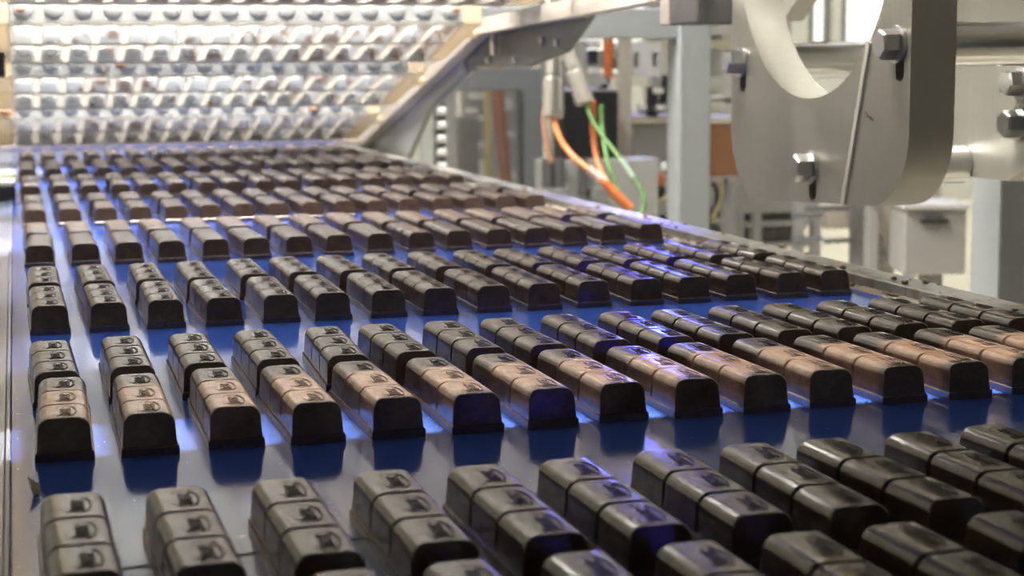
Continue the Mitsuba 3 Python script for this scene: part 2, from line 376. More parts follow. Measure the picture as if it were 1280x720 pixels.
pl = sbox(-.0135, 0, .4635, ML)
for v0 in VS:
    for i in range(16): pl = pl.difference(sbox(i * LN - .0104, v0, i * LN + .0104, v0 + .0865))
plate_m = extrude(pl, .0022)
def end_wall(v, out):
    """upright end of a mould with sixteen shallow domes standing out"""
    ms = [bx(-.0135, .4635, v - .0012, v + .0012, .002, .0245, .0004)]
    for i in range(16):
        s = trimesh.creation.icosphere(subdivisions=2, radius=1.0); s.apply_scale([.0098, .0045, .0085]); s.apply_translation([i * LN, v + out * .0005, .0125]); ms.append(s)
    return cat(ms)
P_CUP = mikit.ply(cup_mesh(), 'mould_cup', smooth=35)
P_PLATE = mikit.ply(plate_m, 'mould_clear')
P_WALL = [mikit.ply(end_wall(.0014, -1), 'mould_end', smooth=35), mikit.ply(end_wall(ML - .0014, 1), 'mould_end', smooth=35)]
P_RIM = [mikit.ply(bx(-.0135, .4635, a, a + .0026, -.0022, .0006, .0006), 'mould_clear') for a in (0, ML / 2 - .0013, ML - .0026)]
carr = [cat([bx(.4645, .4855, 0, ML, -.001, .0215), cyl([.4850, ML * .5, .010], [.5035, ML * .5, .010], .005, 14)]),
        cat([bx(-.044, -.0145, 0, ML, -.001, .0215), cyl([-.060, ML * .5, .010], [-.0435, ML * .5, .010], .005, 14)])]
P_CARR = [mikit.ply(m, 'mould_carrier', smooth=30) for m in carr]
MPOS = []
for i in range(3): MPOS.append((1.926 - .2705 * i, .0246 + .0580 * i, 13.4 if i < 2 else 12.6))
y, z = 1.040, .1960
while y > .45:
    MPOS.append((y, z, 1.8)); y -= .276; z += .276 * math.tan(math.radians(1.8))
MWORD = ['lowest', 'middle', 'upper', 'flat overhead']
for mi_, (y, z, ang) in enumerate(MPOS):
    lab = {0: 'clear plastic mould tray with cream ends, lowest on the slope just above the far bars', 1: 'clear plastic mould tray with cream ends, middle one of the slope', 2: 'clear plastic mould tray with cream ends, topmost on the slope'}.get(mi_, f'clear plastic mould tray lying flat overhead, {ORD[max(mi_ - 3, 0)]} before the upper bend')
    key = thing('chocolate_mould', lab, 'mould', 'mould trays on the overhead chain')
    # local (x, v, w) -> world: v runs towards the viewer and up the slope
    c, s = math.cos(math.radians(ang)), math.sin(math.radians(ang))
    tw = T4(np.array([[1, 0, 0, 0], [0, -c, s, y], [0, s, c, z], [0, 0, 0, 1]]))
    part(key, 'plate', P_PLATE, None, tw=tw)
    for d in P_WALL: part(key, 'end_wall', d, None, tw=tw)
    for d in P_RIM: part(key, 'rim_bar', d, None, tw=tw)
    for d in P_CARR: part(key, 'end_carrier', d, None, tw=tw, label='cream plastic end piece')
    for v0 in VS:
        for i in range(16):
            part(key, 'cavity', P_CUP, None, tw=tw @ T4().translate([i * LN, v0, .0005]))
scene['residue_brown'] = princ((.30, .13, .045), .5)
for mk_, c_, r_ in (('chocolate_mould_001', (.112, 1.4755, .134), .0045), ('chocolate_mould_001', (.092, 1.4765, .130), .0018), ('chocolate_mould', (.388, 1.7465, .070), .0042), ('chocolate_mould', (.372, 1.7465, .070), .0022),
                    ('chocolate_mould_002', (-.002, 1.2035, .191), .0035), ('chocolate_mould_002', (.455, 1.2035, .192), .0032), ('chocolate_mould', (-.024, 1.7465, .072), .0055), ('chocolate_mould_001', (.232, 1.6200, .0850), .0035)):
    m = crumb([0, 0, 0], r_, int(r_ * 1e5)); m.apply_scale([1.25, .5, 1.3]); m.apply_translation(c_)
    part(mk_, 'residue', m, 'residue_brown', label='brown chocolate residue', smooth=60)
# chain frame
fk = thing('mould_chain_frame', 'sloping beige metal side frame that guides the mould chain down to the belt', 'frame')
slope = [(2.140, -.022), (2.140, -.004), (1.297, .1875), (.705, .207), (.705, .187), (1.297, .1695), (2.06, -.022)]
bar = Polygon([(2.140, -.0035), (1.297, .1875), (1.297, .1700), (2.064, -.0035)])
flat = Polygon([(1.297, .1875), (.700, .2065), (.700, .1890), (1.297, .1700)])
part(fk, 'sloping_rail', plateX(bar, .5035, .521), 'frame_beige')
part(fk, 'top_rail', plateX(flat, .5035, .521), 'frame_beige')
part(fk, 'sloping_rail', plateX(bar, -.078, -.060), 'frame_beige')
part(fk, 'top_rail', plateX(Polygon([(1.297, .1875), (.25, .2208), (.25, .2033), (1.297, .1700)]), -.078, -.060), 'frame_beige')
part(fk, 'top_rail', plateX(Polygon([(.700, .2065), (.25, .2208), (.25, .2100), (.700, .1960)]), .5035, .512), 'frame_beige')
for n, (ya, yb, zz) in enumerate(((1.046, 1.160, .2350), (.492, .578, .2430))):
    part(fk, 'light_block_strip', bx(-.078, .521, ya, yb, zz, zz + .002, .0003), 'mould_end', label='added pale strip that holds back light between two trays')  # strips added to stop direct panel light between the trays
part(fk, 'gusset_plate', plateX([(1.427, .133), (1.440, .150), (1.349, .178), (.958, .182), (1.037, .148), (1.128, .138), (1.16, .133)], .5215, .531), 'gusset_grey', label='dark grey gusset plate')
part(fk, 'side_guard', plateX([(2.16, -.012), (1.42, .158), (1.427, .128), (1.62, .078), (1.79, -.02), (2.12, -.02)], .5215, .527), 'guard_green', label='greenish grey sloping guard')
part(fk, 'side_guard', plateX([(1.46, .150), (1.41, .158), (1.41, .126), (1.64, .072), (1.812, -.02), (1.99, -.02)], .5275, .534), 'guard_green')
for (yy, zz) in ((1.28, .158), (1.10, .160), (1.20, .141), (1.31, .140), (1.05, .157)):
    part(fk, 'bolt', cyl([.518, yy, zz], [.5225, yy, zz], .0045, 12), 'bolt_steel')
part(fk, 'support_pin', cyl([.512, 1.258, .146], [.512, 1.258, .175], .0035, 14), 'frame_beige')
part(fk, 'cross_roller', cyl([-.060, 2.02, .020], [.5035, 2.02, .020], .0095, 20), 'roller_cream', label='beige cross roller at the foot of the slope', smooth=30)
part(fk, 'end_block', bx(.5035, .545, .640, .6995, .167, .26), 'dark_grey', label='dark block at the end of the top rail')
part(fk, 'end_plate', bx(.5035, .545, .700, .7200, .167, .26), 'frame_beige')
for x in (-.09, .535):
    part(fk, 'post', bx(x, x + .035, 2.12, 2.155, FZ, .05), 'alu_grey')
lk = thing('sensor_block', 'black block with pale top at the left edge of the belt', 'block')
part(lk, 'body', bx(-.070, -.0155, 1.20, 1.40, -.0006, .0165), 'black_plastic')
part(lk, 'cover', bx(-.070, -.0155, 1.2005, 1.40, .0165, .0195, .0005), 'cream_paint', label='pale cover')
solo('chain_bracket', cat([bx(-.060, -.0205, 1.33, 1.36, .125, .172), bx(-.062, -.052, 1.30, 1.39, .15, .19)]), 'black_plastic', 'small black bracket at the upper left edge of the mould slope', 'bracket')

# ---------------------------------------------------------------- bearing bracket over the right-hand side
bk = thing('bearing_bracket', 'thick grey metal bracket with a big round hole and bolts, right of the belt', 'machine bracket')
out = [(.632, .40), (.632, .085), (.6285, .068), (.620, .053), (.609, .0405), (.598, .034), (.590, .0325), (.40, .0423)]
for a in np.linspace(5, 90, 9): out.append((.403 - .049 * math.sin(math.radians(a)), .0915 - .049 * math.cos(math.radians(a))))
out += [(.354, .40)]
face = Polygon(out).difference(Point(.4982, .2329).buffer(.1218, quad_segs=24))
BOLTS = [(.613, .1375), (.3705, .1480), (.4905, .0625)]
for (yy, zz) in BOLTS:
    s = union_all([Point(yy - .003, zz).buffer(.0055), Point(yy - .003, zz - .018).buffer(.0055), sbox(yy - .0085, zz - .018, yy + .0025, zz)])
    face = face.difference(s)
fp = plateX(face, .530, .562)
part(bk, 'front_plate', fp, 'plate_steel', smooth=25, label='thick bead-blasted front plate')
r0, r1 = np.array([.4075, .150]), np.array([.4398, .0405])
dv = (r1 - r0) / np.linalg.norm(r1 - r0); nv = np.array([-dv[1], dv[0]]) * .0022
part(bk, 'raised_seam', plateX([r0 + nv, r0 - nv, r1 - nv, r1 + nv], .5284, .5302), 'seam_lit_tone', label='thin raised seam')
pl2 = [(.630, .45), (.604, .16), (.632, .15), (.632, .115), (.58, .0535), (.431, .0535), (.411, .0635), (.405, .075), (.405, .45)]
part(bk, 'back_plate', plateX(pl2, .652, .672), 'plate_steel')
part(bk, 'support_arm', plateX([(.798, .173), (.715, .225), (.715, .45), (.885, .45), (.885, .173)], .652, .672), 'plate_steel')
part(bk, 'cross_bar', bx(.53, .70, .36, .885, .40, .47), 'plate_steel')
for (yy, zz) in ((.6215, .1385), (.3680, .1480), (.4905, .0625)):
    part(bk, 'spacer_rod', cyl([.5615, yy, zz], [.6525, yy, zz], .0143, 36), 'polished', smooth=30, label='polished spacer rod')
def hexbolt(parent, x, yy, zz, R, turn, mat):
    ang = np.radians(np.arange(6) * 60 + turn)
    hp = np.c_[yy + R * np.cos(ang), zz + R * np.sin(ang)]; hi = np.c_[yy + R * .86 * np.cos(ang), zz + R * .86 * np.sin(ang)]
    head = hull(np.vstack([np.c_[np.full(6, x - .0025), hp], np.c_[np.full(6, x - .0125), hp], np.c_[np.full(6, x - .0140), hi]]))
    h = part(parent, 'bolt', head, mat, label='hexagon bolt head')
    part(h, 'washer', cyl([x - .0026, yy, zz], [x + .0002, yy, zz], R * 1.22, 28, .0004), mat, smooth=30)
    part(h, 'shank', cyl([x, yy, zz], [x + .031, yy, zz], R * .48, 14), mat)
for (yy, zz), t in zip(BOLTS, (8, 22, 30)): hexbolt(bk, .530, yy, zz, .0100, t, 'bolt_steel')
for (yy, zz), t in (((.418, .122), 10), ((.418, .094), 25)): hexbolt(bk, .652, yy, zz, .0095, t, 'bolt_steel')
scene['hair_dark'] = princ((.05, .04, .035), .6)
part(bk, 'scratch', tube([(.5296, .4005, .0985), (.5294, .4035, .1005), (.5296, .407, .1010), (.5296, .411, .1040)], .0005, 6), 'hair_dark', label='short dark scratch')
# added unseen hood above the front of the belt (outside the frame): it keeps the light off the near bars
hk = thing('added_shade_hood', 'unseen hood added to shade the front of the belt', 'added hood')
part(hk, 'deck', bx(-.30, .80, -1.3, .0045, .245, .265), 'dark_grey')
part(hk, 'lip', bx(-.30, .80, .0045, .0118, .237, .285, .0005), 'steel')
for x in (-.30, .76):
    part(hk, 'post', bx(x, x + .04, -1.25, -1.21, FZ, .245), 'alu_grey')
    part(hk, 'post', bx(x, x + .04, -.10, -.06, FZ, .245), 'alu_grey')
part(hk, 'rear_light_mask', bx(.085, .80, .0505, .30, .268, .275, .0005), 'steel')  # added cover that trims the rear edge of the light band
part(hk, 'side_light_mask', bx(-.30, .085, .0120, .30, .266, .273, .0005), 'steel')  # added cover that trims the left end of the light band
lk2 = thing('line_light', 'narrow line light in an added tall shaft above the hood slot', 'lamp')
scene[lk2 + '__tube'] = mikit.ply(cyl([.09, LINE[0], LINE[1]], [.78, LINE[0], LINE[1]], .007, 14), 'white_paint', smooth=30, emitter={'type': 'area', 'radiance': rgb(LINE[2], LINE[2] * .90, LINE[2] * .74), 'sampling_weight': 8.0})
part(lk2, 'shaft_wall', bx(-.30, .80, -.016, -.012, .2655, .95, .0005), 'dark_grey')  # shaft walls added to keep slanting light out of the slot
part(lk2, 'shaft_wall', bx(-.30, .80, .072, .076, .2755, .95, .0005), 'dark_grey')
part(lk2, 'shaft_top', bx(-.30, .80, -.016, .076, .95, .96, .0005), 'dark_grey')
# the added unseen panels that brighten the moulds
for n, (ya, yb, zz, rad) in enumerate(FILL_PANELS):
    key = thing('added_light_panel', f'{("first", "second", "third")[n]} added unseen light panel from the front above the mould trays', 'lamp', 'added light panels above the conveyor')
    lamp_panel(key, -.10, .48, ya, yb, zz, rad, (1.0, .95, .87), 5.0)
    part(key, 'housing', bx(-.12, .50, ya - .02, yb + .02, zz + .003, zz + .04), 'white_paint')
    part(key, 'light_baffle', bx(-.12, .50, yb + .021, yb + .025, zz - .50, zz + .04, .0005), 'white_paint')  # added baffle keeps panel light off the tray end walls
    for x in (-.08, .46): part(key, 'hanger', cyl([x, (ya + yb) / 2, zz + .04], [x, (ya + yb) / 2, CEIL], .006, 10), 'white_paint')
bxk = thing('signal_lamp', 'slim blue signal light column standing behind the enclosure', 'lamp')
bx_, by_, z0_, z1_ = BLUE
scene[bxk + '__lens'] = mikit.ply(cyl([bx_, by_, z0_], [bx_, by_, z1_], .017, 20), 'white_paint', smooth=30, emitter={'type': 'area', 'radiance': rgb(3.0, 4.0, 210.0), 'sampling_weight': 2.0})
hs = Point(bx_, by_).buffer(.034, quad_segs=10).difference(Point(bx_, by_).buffer(.030, quad_segs=10)).difference(Polygon([(bx_, by_), (bx_ - .12, by_ - .06), (bx_ - .12, by_ - .12), (bx_ + .06, by_ - .12)]))
m = extrude(hs, z1_ - z0_ + .01); m.apply_translation([0, 0, z0_ - .005])
part(bxk, 'shade', m, 'black_plastic', label='black shade behind the lens')
part(bxk, 'pole', cyl([bx_, by_, FZ], [bx_, by_, z0_], .018, 16), 'alu_grey')
# ---------------------------------------------------------------- behind the conveyor: guard frames
def post(parent, name, x, y, w, z0, z1, mat='alu_blue'): return part(parent, name, bx(x - w/2, x + w/2, y - w/2, y + w/2, z0, z1, .002), mat)
ek = thing('enclosure_frame', 'blue-grey square metal frame post with a cross beam, right of the mould slope', 'frame')
post(ek, 'post', .985, 1.830, .052, FZ, .80)
part(ek, 'beam', bx(.60, .9585, 1.812, 1.850, .171, .217, .002), 'alu_blue')
post(ek, 'post', .60, 1.830, .040, .171, .80)
part(ek, 'beam', bx(.56, 1.011, 1.804, 1.856, .80, .85, .002), 'alu_blue')
gk = thing('guard_door', 'clear guard door in a blue-grey metal frame below the dark gusset plate', 'guard door')
post(gk, 'post', .890, 2.36, .040, FZ, .125)
post(gk, 'post', .735, 2.36, .028, FZ, .125, 'alu_grey')
part(gk, 'beam', bx(.60, .910, 2.34, 2.38, .086, .126, .002), 'alu_blue')
part(gk, 'beam', bx(.60, .910, 2.34, 2.38, -.62, -.58, .002), 'alu_blue')
part(gk, 'seal', bx(.862, .870, 2.335, 2.35, -.58, .086, .001), 'dark_grey', label='dark seal strip')
v = np.array([[.749, 2.36, -.58], [.865, 2.36, -.58], [.865, 2.36, .086], [.749, 2.36, .086]])
part(gk, 'pane', trimesh.Trimesh(v, [[0, 1, 2], [0, 2, 3]], process=False), 'glass', label='clear pane')
# column of rollers with glints coloured white and a slim post left of the guard door
rk = thing('roller_column', 'dark upright strip with round rollers coloured white for their glints, left of the guard door', 'machine part')
c = np.array((0.6509, 2.0766, 0.0185))
part(rk, 'strip', bx(c[0] - .010, c[0] + .010, c[1], c[1] + .02, FZ, .075), 'dark_grey')
for k in range(5):
    z = c[2] + (22 - 17 * k) * 2.75 / 2109 + .012
    part(rk, 'roller', cyl([c[0] - .007, c[1] - .012, z], [c[0] + .007, c[1] - .012, z], .007, 14), 'white_paint', smooth=30)  # glints on the metal rollers put in as white colour
c = np.array((0.6072, 1.9801, -0.0118))
solo('slim_post', bx(c[0] - .010, c[0] + .010, c[1], c[1] + .02, FZ, c[2] + .07), 'guard_green', 'slim greenish grey post left of the bright roller column', 'post')

# what stands behind the guard door
c = np.array((0.957, 2.7689, -0.0285))
hp = [[c[0] - .004, c[1], FZ], [c[0] + .004, c[1], -.5], [c[0] + .003, c[1], c[2] - .06], [c[0] - .002, c[1], c[2]], [c[0] - .008, c[1], c[2] + .06], [c[0] - .010, c[1], .13], [c[0] - .002, c[1] + .08, .30]]
solo('orange_hose', tube(hp, .0125, 12), 'hose_orange', 'thick orange hose hanging upright behind the clear guard door', 'hose', smooth=40)
c = np.array((0.9283, 2.7773, -0.0283))
solo('yellow_strip', bx(c[0] - .006, c[0] + .006, c[1], c[1] + .012, FZ, .16), 'yellow', 'thin upright yellow strip behind the clear guard door', 'strip')
c = np.array((0.9007, 2.8354, -0.0471))
solo('grey_cabinet', bx(c[0] - .02, c[0] + .022, c[1], c[1] + .05, FZ, c[2] + .07), 'mid_grey', 'grey narrow cabinet behind the left part of the guard door', 'cabinet')
wk = thing('valve_block', 'pale valve rack with small white blocks standing in for glints behind the clear guard door', 'machine part')
c = np.array((1.0111, 3.0677, -0.0337))
part(wk, 'panel', bx(c[0] - .06, c[0] + .10, c[1], c[1] + .03, FZ, .22), 'alu_grey')
for q, w, h in (((0.9739, 3.014, -0.0449), 0.0231, 0.0106), ((0.976, 3.004, -0.1117), 0.0266, 0.0106), ((0.9636, 3.0275, 0.0308), 0.0177, 0.0106), ((0.9799, 3.0203, 0.0131), 0.0213, 0.0089), ((1.043, 2.9969, -0.0226), 0.0142, 0.0106), ((1.0406, 2.9848, -0.114), 0.0142, 0.0177), ((0.9716, 3.0075, -0.0959), 0.0177, 0.0355), ((1.0374, 3.0078, 0.0443), 0.016, 0.0248), ((0.9753, 3.0285, 0.0623), 0.0248, 0.0142)):
    part(wk, 'fitting', bx(q[0] - w/2, q[0] + w/2, q[1] - .01, c[1] + .002, q[2] - h/2, q[2] + h/2), 'white_paint')  # white blocks stand in for bright glints

# drive unit with its plugs and cables between the two frames
dk = thing('drive_unit', 'black drive box on a pale grey machine base, behind the hanging cables', 'machine')
a = np.array((0.9346, 2.1528, 0.0291))
part(dk, 'black_box', bx(a[0] - .050, a[0] + .053, a[1], a[1] + .05, a[2] - .06, a[2] + .057, .003), 'black_plastic', label='black box')
b = np.array((0.9455, 2.0811, -0.0857))
part(dk, 'base', bx(b[0] - .095, b[0] + .105, a[1] - .03, a[1] + .05, FZ, a[2] - .058, .003), 'alu_grey', label='pale grey base')
for q, w in (((0.8444, 2.0837, -0.0522), 14), ((0.8637, 2.0781, -0.0523), 15), ((0.9073, 2.0653, -0.0527), 12)):
    part(dk, 'cylinder', cyl([q[0], a[1] - .045, q[2] - .035], [q[0], a[1] - .045, q[2] + .028], w * .5 * 2.82 / 2109, 18), 'dark_grey', smooth=30, label='dark grey cylinder')
q = np.array((0.8518, 2.0764, -0.0894)); part(dk, 'block', bx(q[0] - .022, q[0] + .022, a[1] - .075, a[1] - .029, q[2] - .05, q[2] + .016), 'mid_grey')
q = np.array((0.9383, 2.0488, -0.1059)); part(dk, 'bracket', bx(q[0] - .018, q[0] + .010, a[1] - .06, a[1] - .029, q[2] - .04, q[2] + .03), 'mid_grey')
for q in ((0.8666, 2.0531, -0.0747), (0.8782, 2.0501, -0.0722), (0.9624, 2.0259, -0.0689), (0.9521, 2.0284, -0.0728)):
    part(dk, 'screw', cyl([q[0], a[1] - .036, q[2]], [q[0], a[1] - .029, q[2]], .005, 12), 'knob_metal')
def plug(a0, a1, w, label):
    k = thing('cable_plug', label, 'plug', 'metal plugs under the gusset plate')
    a0, a1 = np.array(a0), np.array(a1); L = np.linalg.norm(a1 - a0)
    ms = [bx(-w/2, w/2, -w/2, w/2, 0, L * .62, .003)]
    R = trimesh.geometry.align_vectors([0, 0, 1], (a1 - a0) / L); R[:3, 3] = a0
    def put(m): m = m.copy(); m.apply_transform(R); return m
    part(k, 'body', put(bx(-w*.62, w*.62, -w*.5, w*.5, L * .42, L, .003)), 'connector')
    part(k, 'sleeve', put(bx(-w*.50, w*.50, -w*.42, w*.42, 0, L * .42, .003)), 'connector')
    for s in (-.3, .3): part(k, 'rib', put(bx(s*w - .002, s*w + .002, -w*.56, -w*.48, .01, L - .01, .0006)), 'mid_grey')
    return k
plug(np.array((0.6974, 1.6094, 0.1582)), np.array((0.692, 1.5975, 0.0609)), .020, 'upright grey metal plug with an orange cable, left of the two under the gusset plate')
plug(np.array((0.7111, 1.6057, 0.1602)), np.array((0.7348, 1.5876, 0.08)), .020, 'slanting grey metal plug with orange and green cables, right of the two')
solo('orange_cable', tube([(0.6921, 1.5977, 0.0631), (0.6933, 1.5839, 0.0418), (0.7044, 1.5556, 0.0127), (0.7178, 1.5283, -0.0043), (0.7371, 1.5094, -0.0239), (0.7642, 1.4971, -0.0557)], .0045), 'orange', 'long orange cable curving down from the left plug to the loop end', 'cable', smooth=40)
ck2 = list(labels)[-1]
solo('orange_cable', tube([(0.7509, 1.6045, 0.0838), (0.7527, 1.6096, 0.0485), (0.7519, 1.594, 0.0107), (0.7529, 1.5574, -0.0232), (0.7755, 1.5246, -0.0604)], .0045), 'orange', 'orange cable hanging almost straight from the right plug', 'cable', smooth=40)
solo('cable_sleeve', tube([(0.7345, 1.5084, -0.0216), (0.748, 1.5022, -0.0375), (0.7655, 1.4945, -0.0566)], .0068), 'orange', 'thick orange sleeve at the lowest end of the orange cables', 'cable sleeve', smooth=40)
solo('cable_tag', tube([(0.7145, 1.5221, -0.0028), (0.7263, 1.5172, -0.0129), (0.7371, 1.5128, -0.0225)], .0056), 'pink', 'pale pink sleeve on the long orange cable', 'cable tag', smooth=40)
solo('green_cable', tube([(0.7359, 1.5876, 0.0822), (0.7408, 1.5719, 0.0555), (0.7565, 1.5417, 0.0219), (0.7699, 1.5127, -0.0069), (0.7806, 1.4958, -0.0305), (0.783, 1.4869, -0.0512), (0.7752, 1.4873, -0.0648), (0.7643, 1.4914, -0.0584)], .0030), 'green', 'green cable slanting from the right plug and curling into a loop', 'cable', smooth=40)
solo('cable_tag', tube([(0.7579, 1.5143, 0.0093), (0.7656, 1.5104, -0.0024), (0.7732, 1.5064, -0.0151)], .0040), 'pale_green', 'pale sleeve on the slanting green cable', 'cable tag', smooth=40)
solo('green_cable', tube([(0.7957, 1.6954, 0.0756), (0.7952, 1.6904, 0.0392), (0.7915, 1.6664, 0.0096), (0.7834, 1.6234, -0.0138), (0.7773, 1.5803, -0.0342), (0.7711, 1.5375, -0.0527)], .0034), 'green', 'green cable hanging upright before the black drive box', 'cable', smooth=40)
solo('brown_cable', tube([(0.7328, 1.7473, 0.0904), (0.7243, 1.7442, 0.0501), (0.7264, 1.7396, 0.0213), (0.7318, 1.734, -0.0075)], .0040), 'hose_orange', 'brown-orange cable beside the frame post left of the plugs', 'cable', smooth=40)
# process machine behind
mk = thing('process_machine', 'pale machine with white double bracket and orange tube, between the frame posts', 'machine')
q = np.array((1.2342, 2.7991, 0.0156))
part(mk, 'slim_column', bx(np.array((1.0306, 2.2308, 0.0361))[0] - .0105, np.array((1.0306, 2.2308, 0.0361))[0] + .0105, np.array((1.0306, 2.2308, 0.0361))[1], np.array((1.0306, 2.2308, 0.0361))[1] + .02, FZ, .30), 'frame_beige', label='slim beige column')
B0 = np.array((1.176, 2.5182, 0.1403))
w, h = .066, .068
br = sbox(-w/2, -h/2, w/2, h/2).difference(sbox(-.025, -.016, -.013, .014)).difference(sbox(.014, -.016, .027, .014))
m = plateY(br, 0, .03); m.apply_translation(B0)
part(mk, 'white_bracket', m, 'white_paint', label='white bracket with two dark windows')
part(mk, 'recess', bx(B0[0] - .032, B0[0] + .032, B0[1] + .030, B0[1] + .04, B0[2] - .033, B0[2] + .033), 'dark_grey')
part(mk, 'bracket_arm', bx(B0[0] - .02, B0[0] + .02, B0[1] + .04, B0[1] + .35, B0[2] - .02, B0[2] + .02), 'mid_grey')
o = np.array((1.0716, 2.4437, 0.1408))
part(mk, 'orange_tube', cyl([o[0], o[1], o[2] - .034], [o[0], o[1], o[2] + .06], .010, 16), 'orange', smooth=30, label='orange tube')
for r, w, h, mt in (((1.051, 2.4537, 0.1695), 0.0212, 0.0152, 'white_paint'), ((1.0901, 2.4416, 0.1647), 0.0152, 0.0137, 'white_paint'), ((1.0474, 2.4478, 0.1199), 0.0243, 0.0121, 'white_paint'), ((1.0814, 2.4351, 0.1001), 0.0167, 0.0197, 'cream_paint'), ((1.0485, 2.4511, 0.1455), 0.0106, 0.0273, 'black_plastic'), ((1.0857, 2.4382, 0.1317), 0.0121, 0.0212, 'dark_grey'), ((1.0508, 2.4439, 0.0988), 0.0243, 0.0212, 'alu_grey'), ((1.0649, 2.4385, 0.0897), 0.0091, 0.0121, 'black_plastic'), ((1.0265, 2.4571, 0.1426), 0.0152, 0.0698, 'alu_grey'), ((1.0704, 2.4402, 0.1137), 0.0212, 0.0076, 'white_paint')):
    part(mk, 'fitting', bx(r[0] - w/2, r[0] + w/2, r[1], r[1] + .03, r[2] - h/2, r[2] + h/2), mt)
r = np.array((1.0602, 2.4386, 0.0807))
part(mk, 'shelf', bx(r[0] - .06, r[0] + .04, r[1] - .01, r[1] + .3, r[2] - .006, r[2] + .004), 'alu_grey')
s = np.array((1.1828, 2.5, 0.0239))
part(mk, 'table', bx(s[0] - .042, s[0] + .042, s[1], s[1] + .3, s[2] - .007, s[2] + .007), 'cream_paint', label='cream table edge')
part(mk, 'lower_panel', bx(s[0] - .042, s[0] + .048, s[1] + .02, s[1] + .28, FZ, s[2] - .007), 'mid_grey', label='grey lower panel')
s2 = np.array((1.1846, 2.505, 0.0642))
part(mk, 'hand_wheel', cat([cyl([s2[0], s2[1], s2[2] - .028], [s2[0], s2[1], s2[2] - .012], .030, 24), cyl([s2[0], s2[1], s2[2] - .036], [s2[0], s2[1], s2[2] + .022], .011, 16), cyl([s2[0] + .018, s2[1] - .01, s2[2] - .012], [s2[0] + .026, s2[1] - .01, s2[2] + .045], .008, 12)]), 'black_plastic', smooth=30, label='black hand wheel')
for r, w, h in (((1.1495, 2.4606, 0.0487), 0.0139, 0.0108), ((1.182, 2.4511, 0.0484), 0.02, 0.0108), ((1.179, 2.4564, 0.0805), 0.0216, 0.0108), ((1.2033, 2.4559, 0.1277), 0.0123, 0.0339), ((1.1359, 2.4637, 0.0427), 0.0108, 0.0123)):
    part(mk, 'white_knob', cyl([r[0], r[1], r[2] - h/2], [r[0], r[1], r[2] + h/2], w/2, 14), 'white_paint', smooth=30)
s = np.array((1.1192, 2.346, -0.0833))
part(mk, 'orange_roll', cyl([s[0] - .026, s[1], s[2]], [s[0] + .026, s[1], s[2]], .012, 18), 'orange', smooth=30, label='orange roll')
part(mk, 'roll_holder', bx(s[0] - .03, s[0] + .036, s[1] + .012, s[1] + .03, FZ, s[2] + .022), 'alu_grey')
part(mk, 'yellow_cable', tube([(1.091, 2.2967, -0.119), (1.1136, 2.29, -0.1192), (1.131, 2.2865, -0.1077), (1.1376, 2.2875, -0.0873)], .0035), 'yellow', smooth=40)
for r in ((1.1216, 2.3107, -0.1048), (1.1363, 2.2993, -0.1562), (1.1248, 2.3022, -0.159)):
    part(mk, 'foot', cyl([r[0], r[1], r[2] - .012], [r[0], r[1], r[2] + .012], .014, 16), 'black_plastic', smooth=30)
r = np.array((1.0069, 1.9666, -0.0243))
solo('white_clip', cat([bx(r[0] + .002, r[0] + .011, r[1], r[1] + .01, r[2] - .005, r[2] + .016), bx(r[0] - .010, r[0] + .011, r[1], r[1] + .01, r[2] - .014, r[2] - .003), bx(r[0] + .006, r[0] + .03, r[1] + .002, r[1] + .008, r[2], r[2] + .006)]), 'white_paint', 'small white clip on the left side of the blue-grey frame post', 'clip')

# right of the frame post: work benches, cabinet and frames of the hall
nk = thing('copper_cabinet', 'brown-fronted cabinet with a cream top, right of the blue-grey frame post', 'cabinet')
s = np.array((1.4359, 2.7305, -0.0537))
part(nk, 'front', bx(s[0] - .06, s[0] + .036, s[1], s[1] + .02, s[2] - .055, s[2] + .058), 'copper_brown', label='copper-brown front')
part(nk, 'top', bx(s[0] - .07, s[0] + .05, s[1] - .01, s[1] + .30, s[2] + .058, s[2] + .072), 'cream_paint', label='cream top')
part(nk, 'body', bx(s[0] - .06, s[0] + .040, s[1] + .02, s[1] + .29, s[2] - .055, s[2] + .058), 'mid_grey')
for dx in (-.045, .022): part(nk, 'leg', bx(s[0] + dx, s[0] + dx + .02, s[1] + .05, s[1] + .07, FZ, s[2] - .055), 'alu_grey')
part(nk, 'rail', bx(s[0] - .06, s[0] + .06, s[1] - .004, s[1] + .03, s[2] - .072, s[2] - .054), 'frame_beige')
for n, pts in enumerate([[(1.3491, 2.5903, -0.1103), (1.3571, 2.5835, -0.1428), (1.343, 2.5826, -0.1784), (1.3504, 2.5741, -0.2238)], [(1.3618, 2.587, -0.1071), (1.3684, 2.581, -0.1364), (1.3562, 2.581, -0.1622), (1.3455, 2.5801, -0.1913)], [(1.3438, 2.5851, -0.1589), (1.363, 2.5806, -0.1509), (1.372, 2.5814, -0.1267), (1.3778, 2.583, -0.1024)]]):
    solo('hanging_cable', tube(pts, .005), ['black_plastic', 'yellow', 'dark_grey'][n], ['black cable hanging below the brown-fronted cabinet', 'yellow cable hanging below the brown-fronted cabinet', 'grey cable looping below the brown-fronted cabinet'][n], 'cable', smooth=40)
r = np.array((2.1906, 4.455, -0.4268))
solo('white_canister', cyl([r[0], r[1], FZ], [r[0], r[1], r[2] + .05], .045, 20), 'white_paint', 'white upright canister beyond the blue-grey frame post', 'canister', smooth=30)
r = np.array((1.6896, 3.3031, 0.0622))
hk2 = thing('wall_shelf', 'white shelf with a round metal knob, far behind between post and bracket', 'shelf')
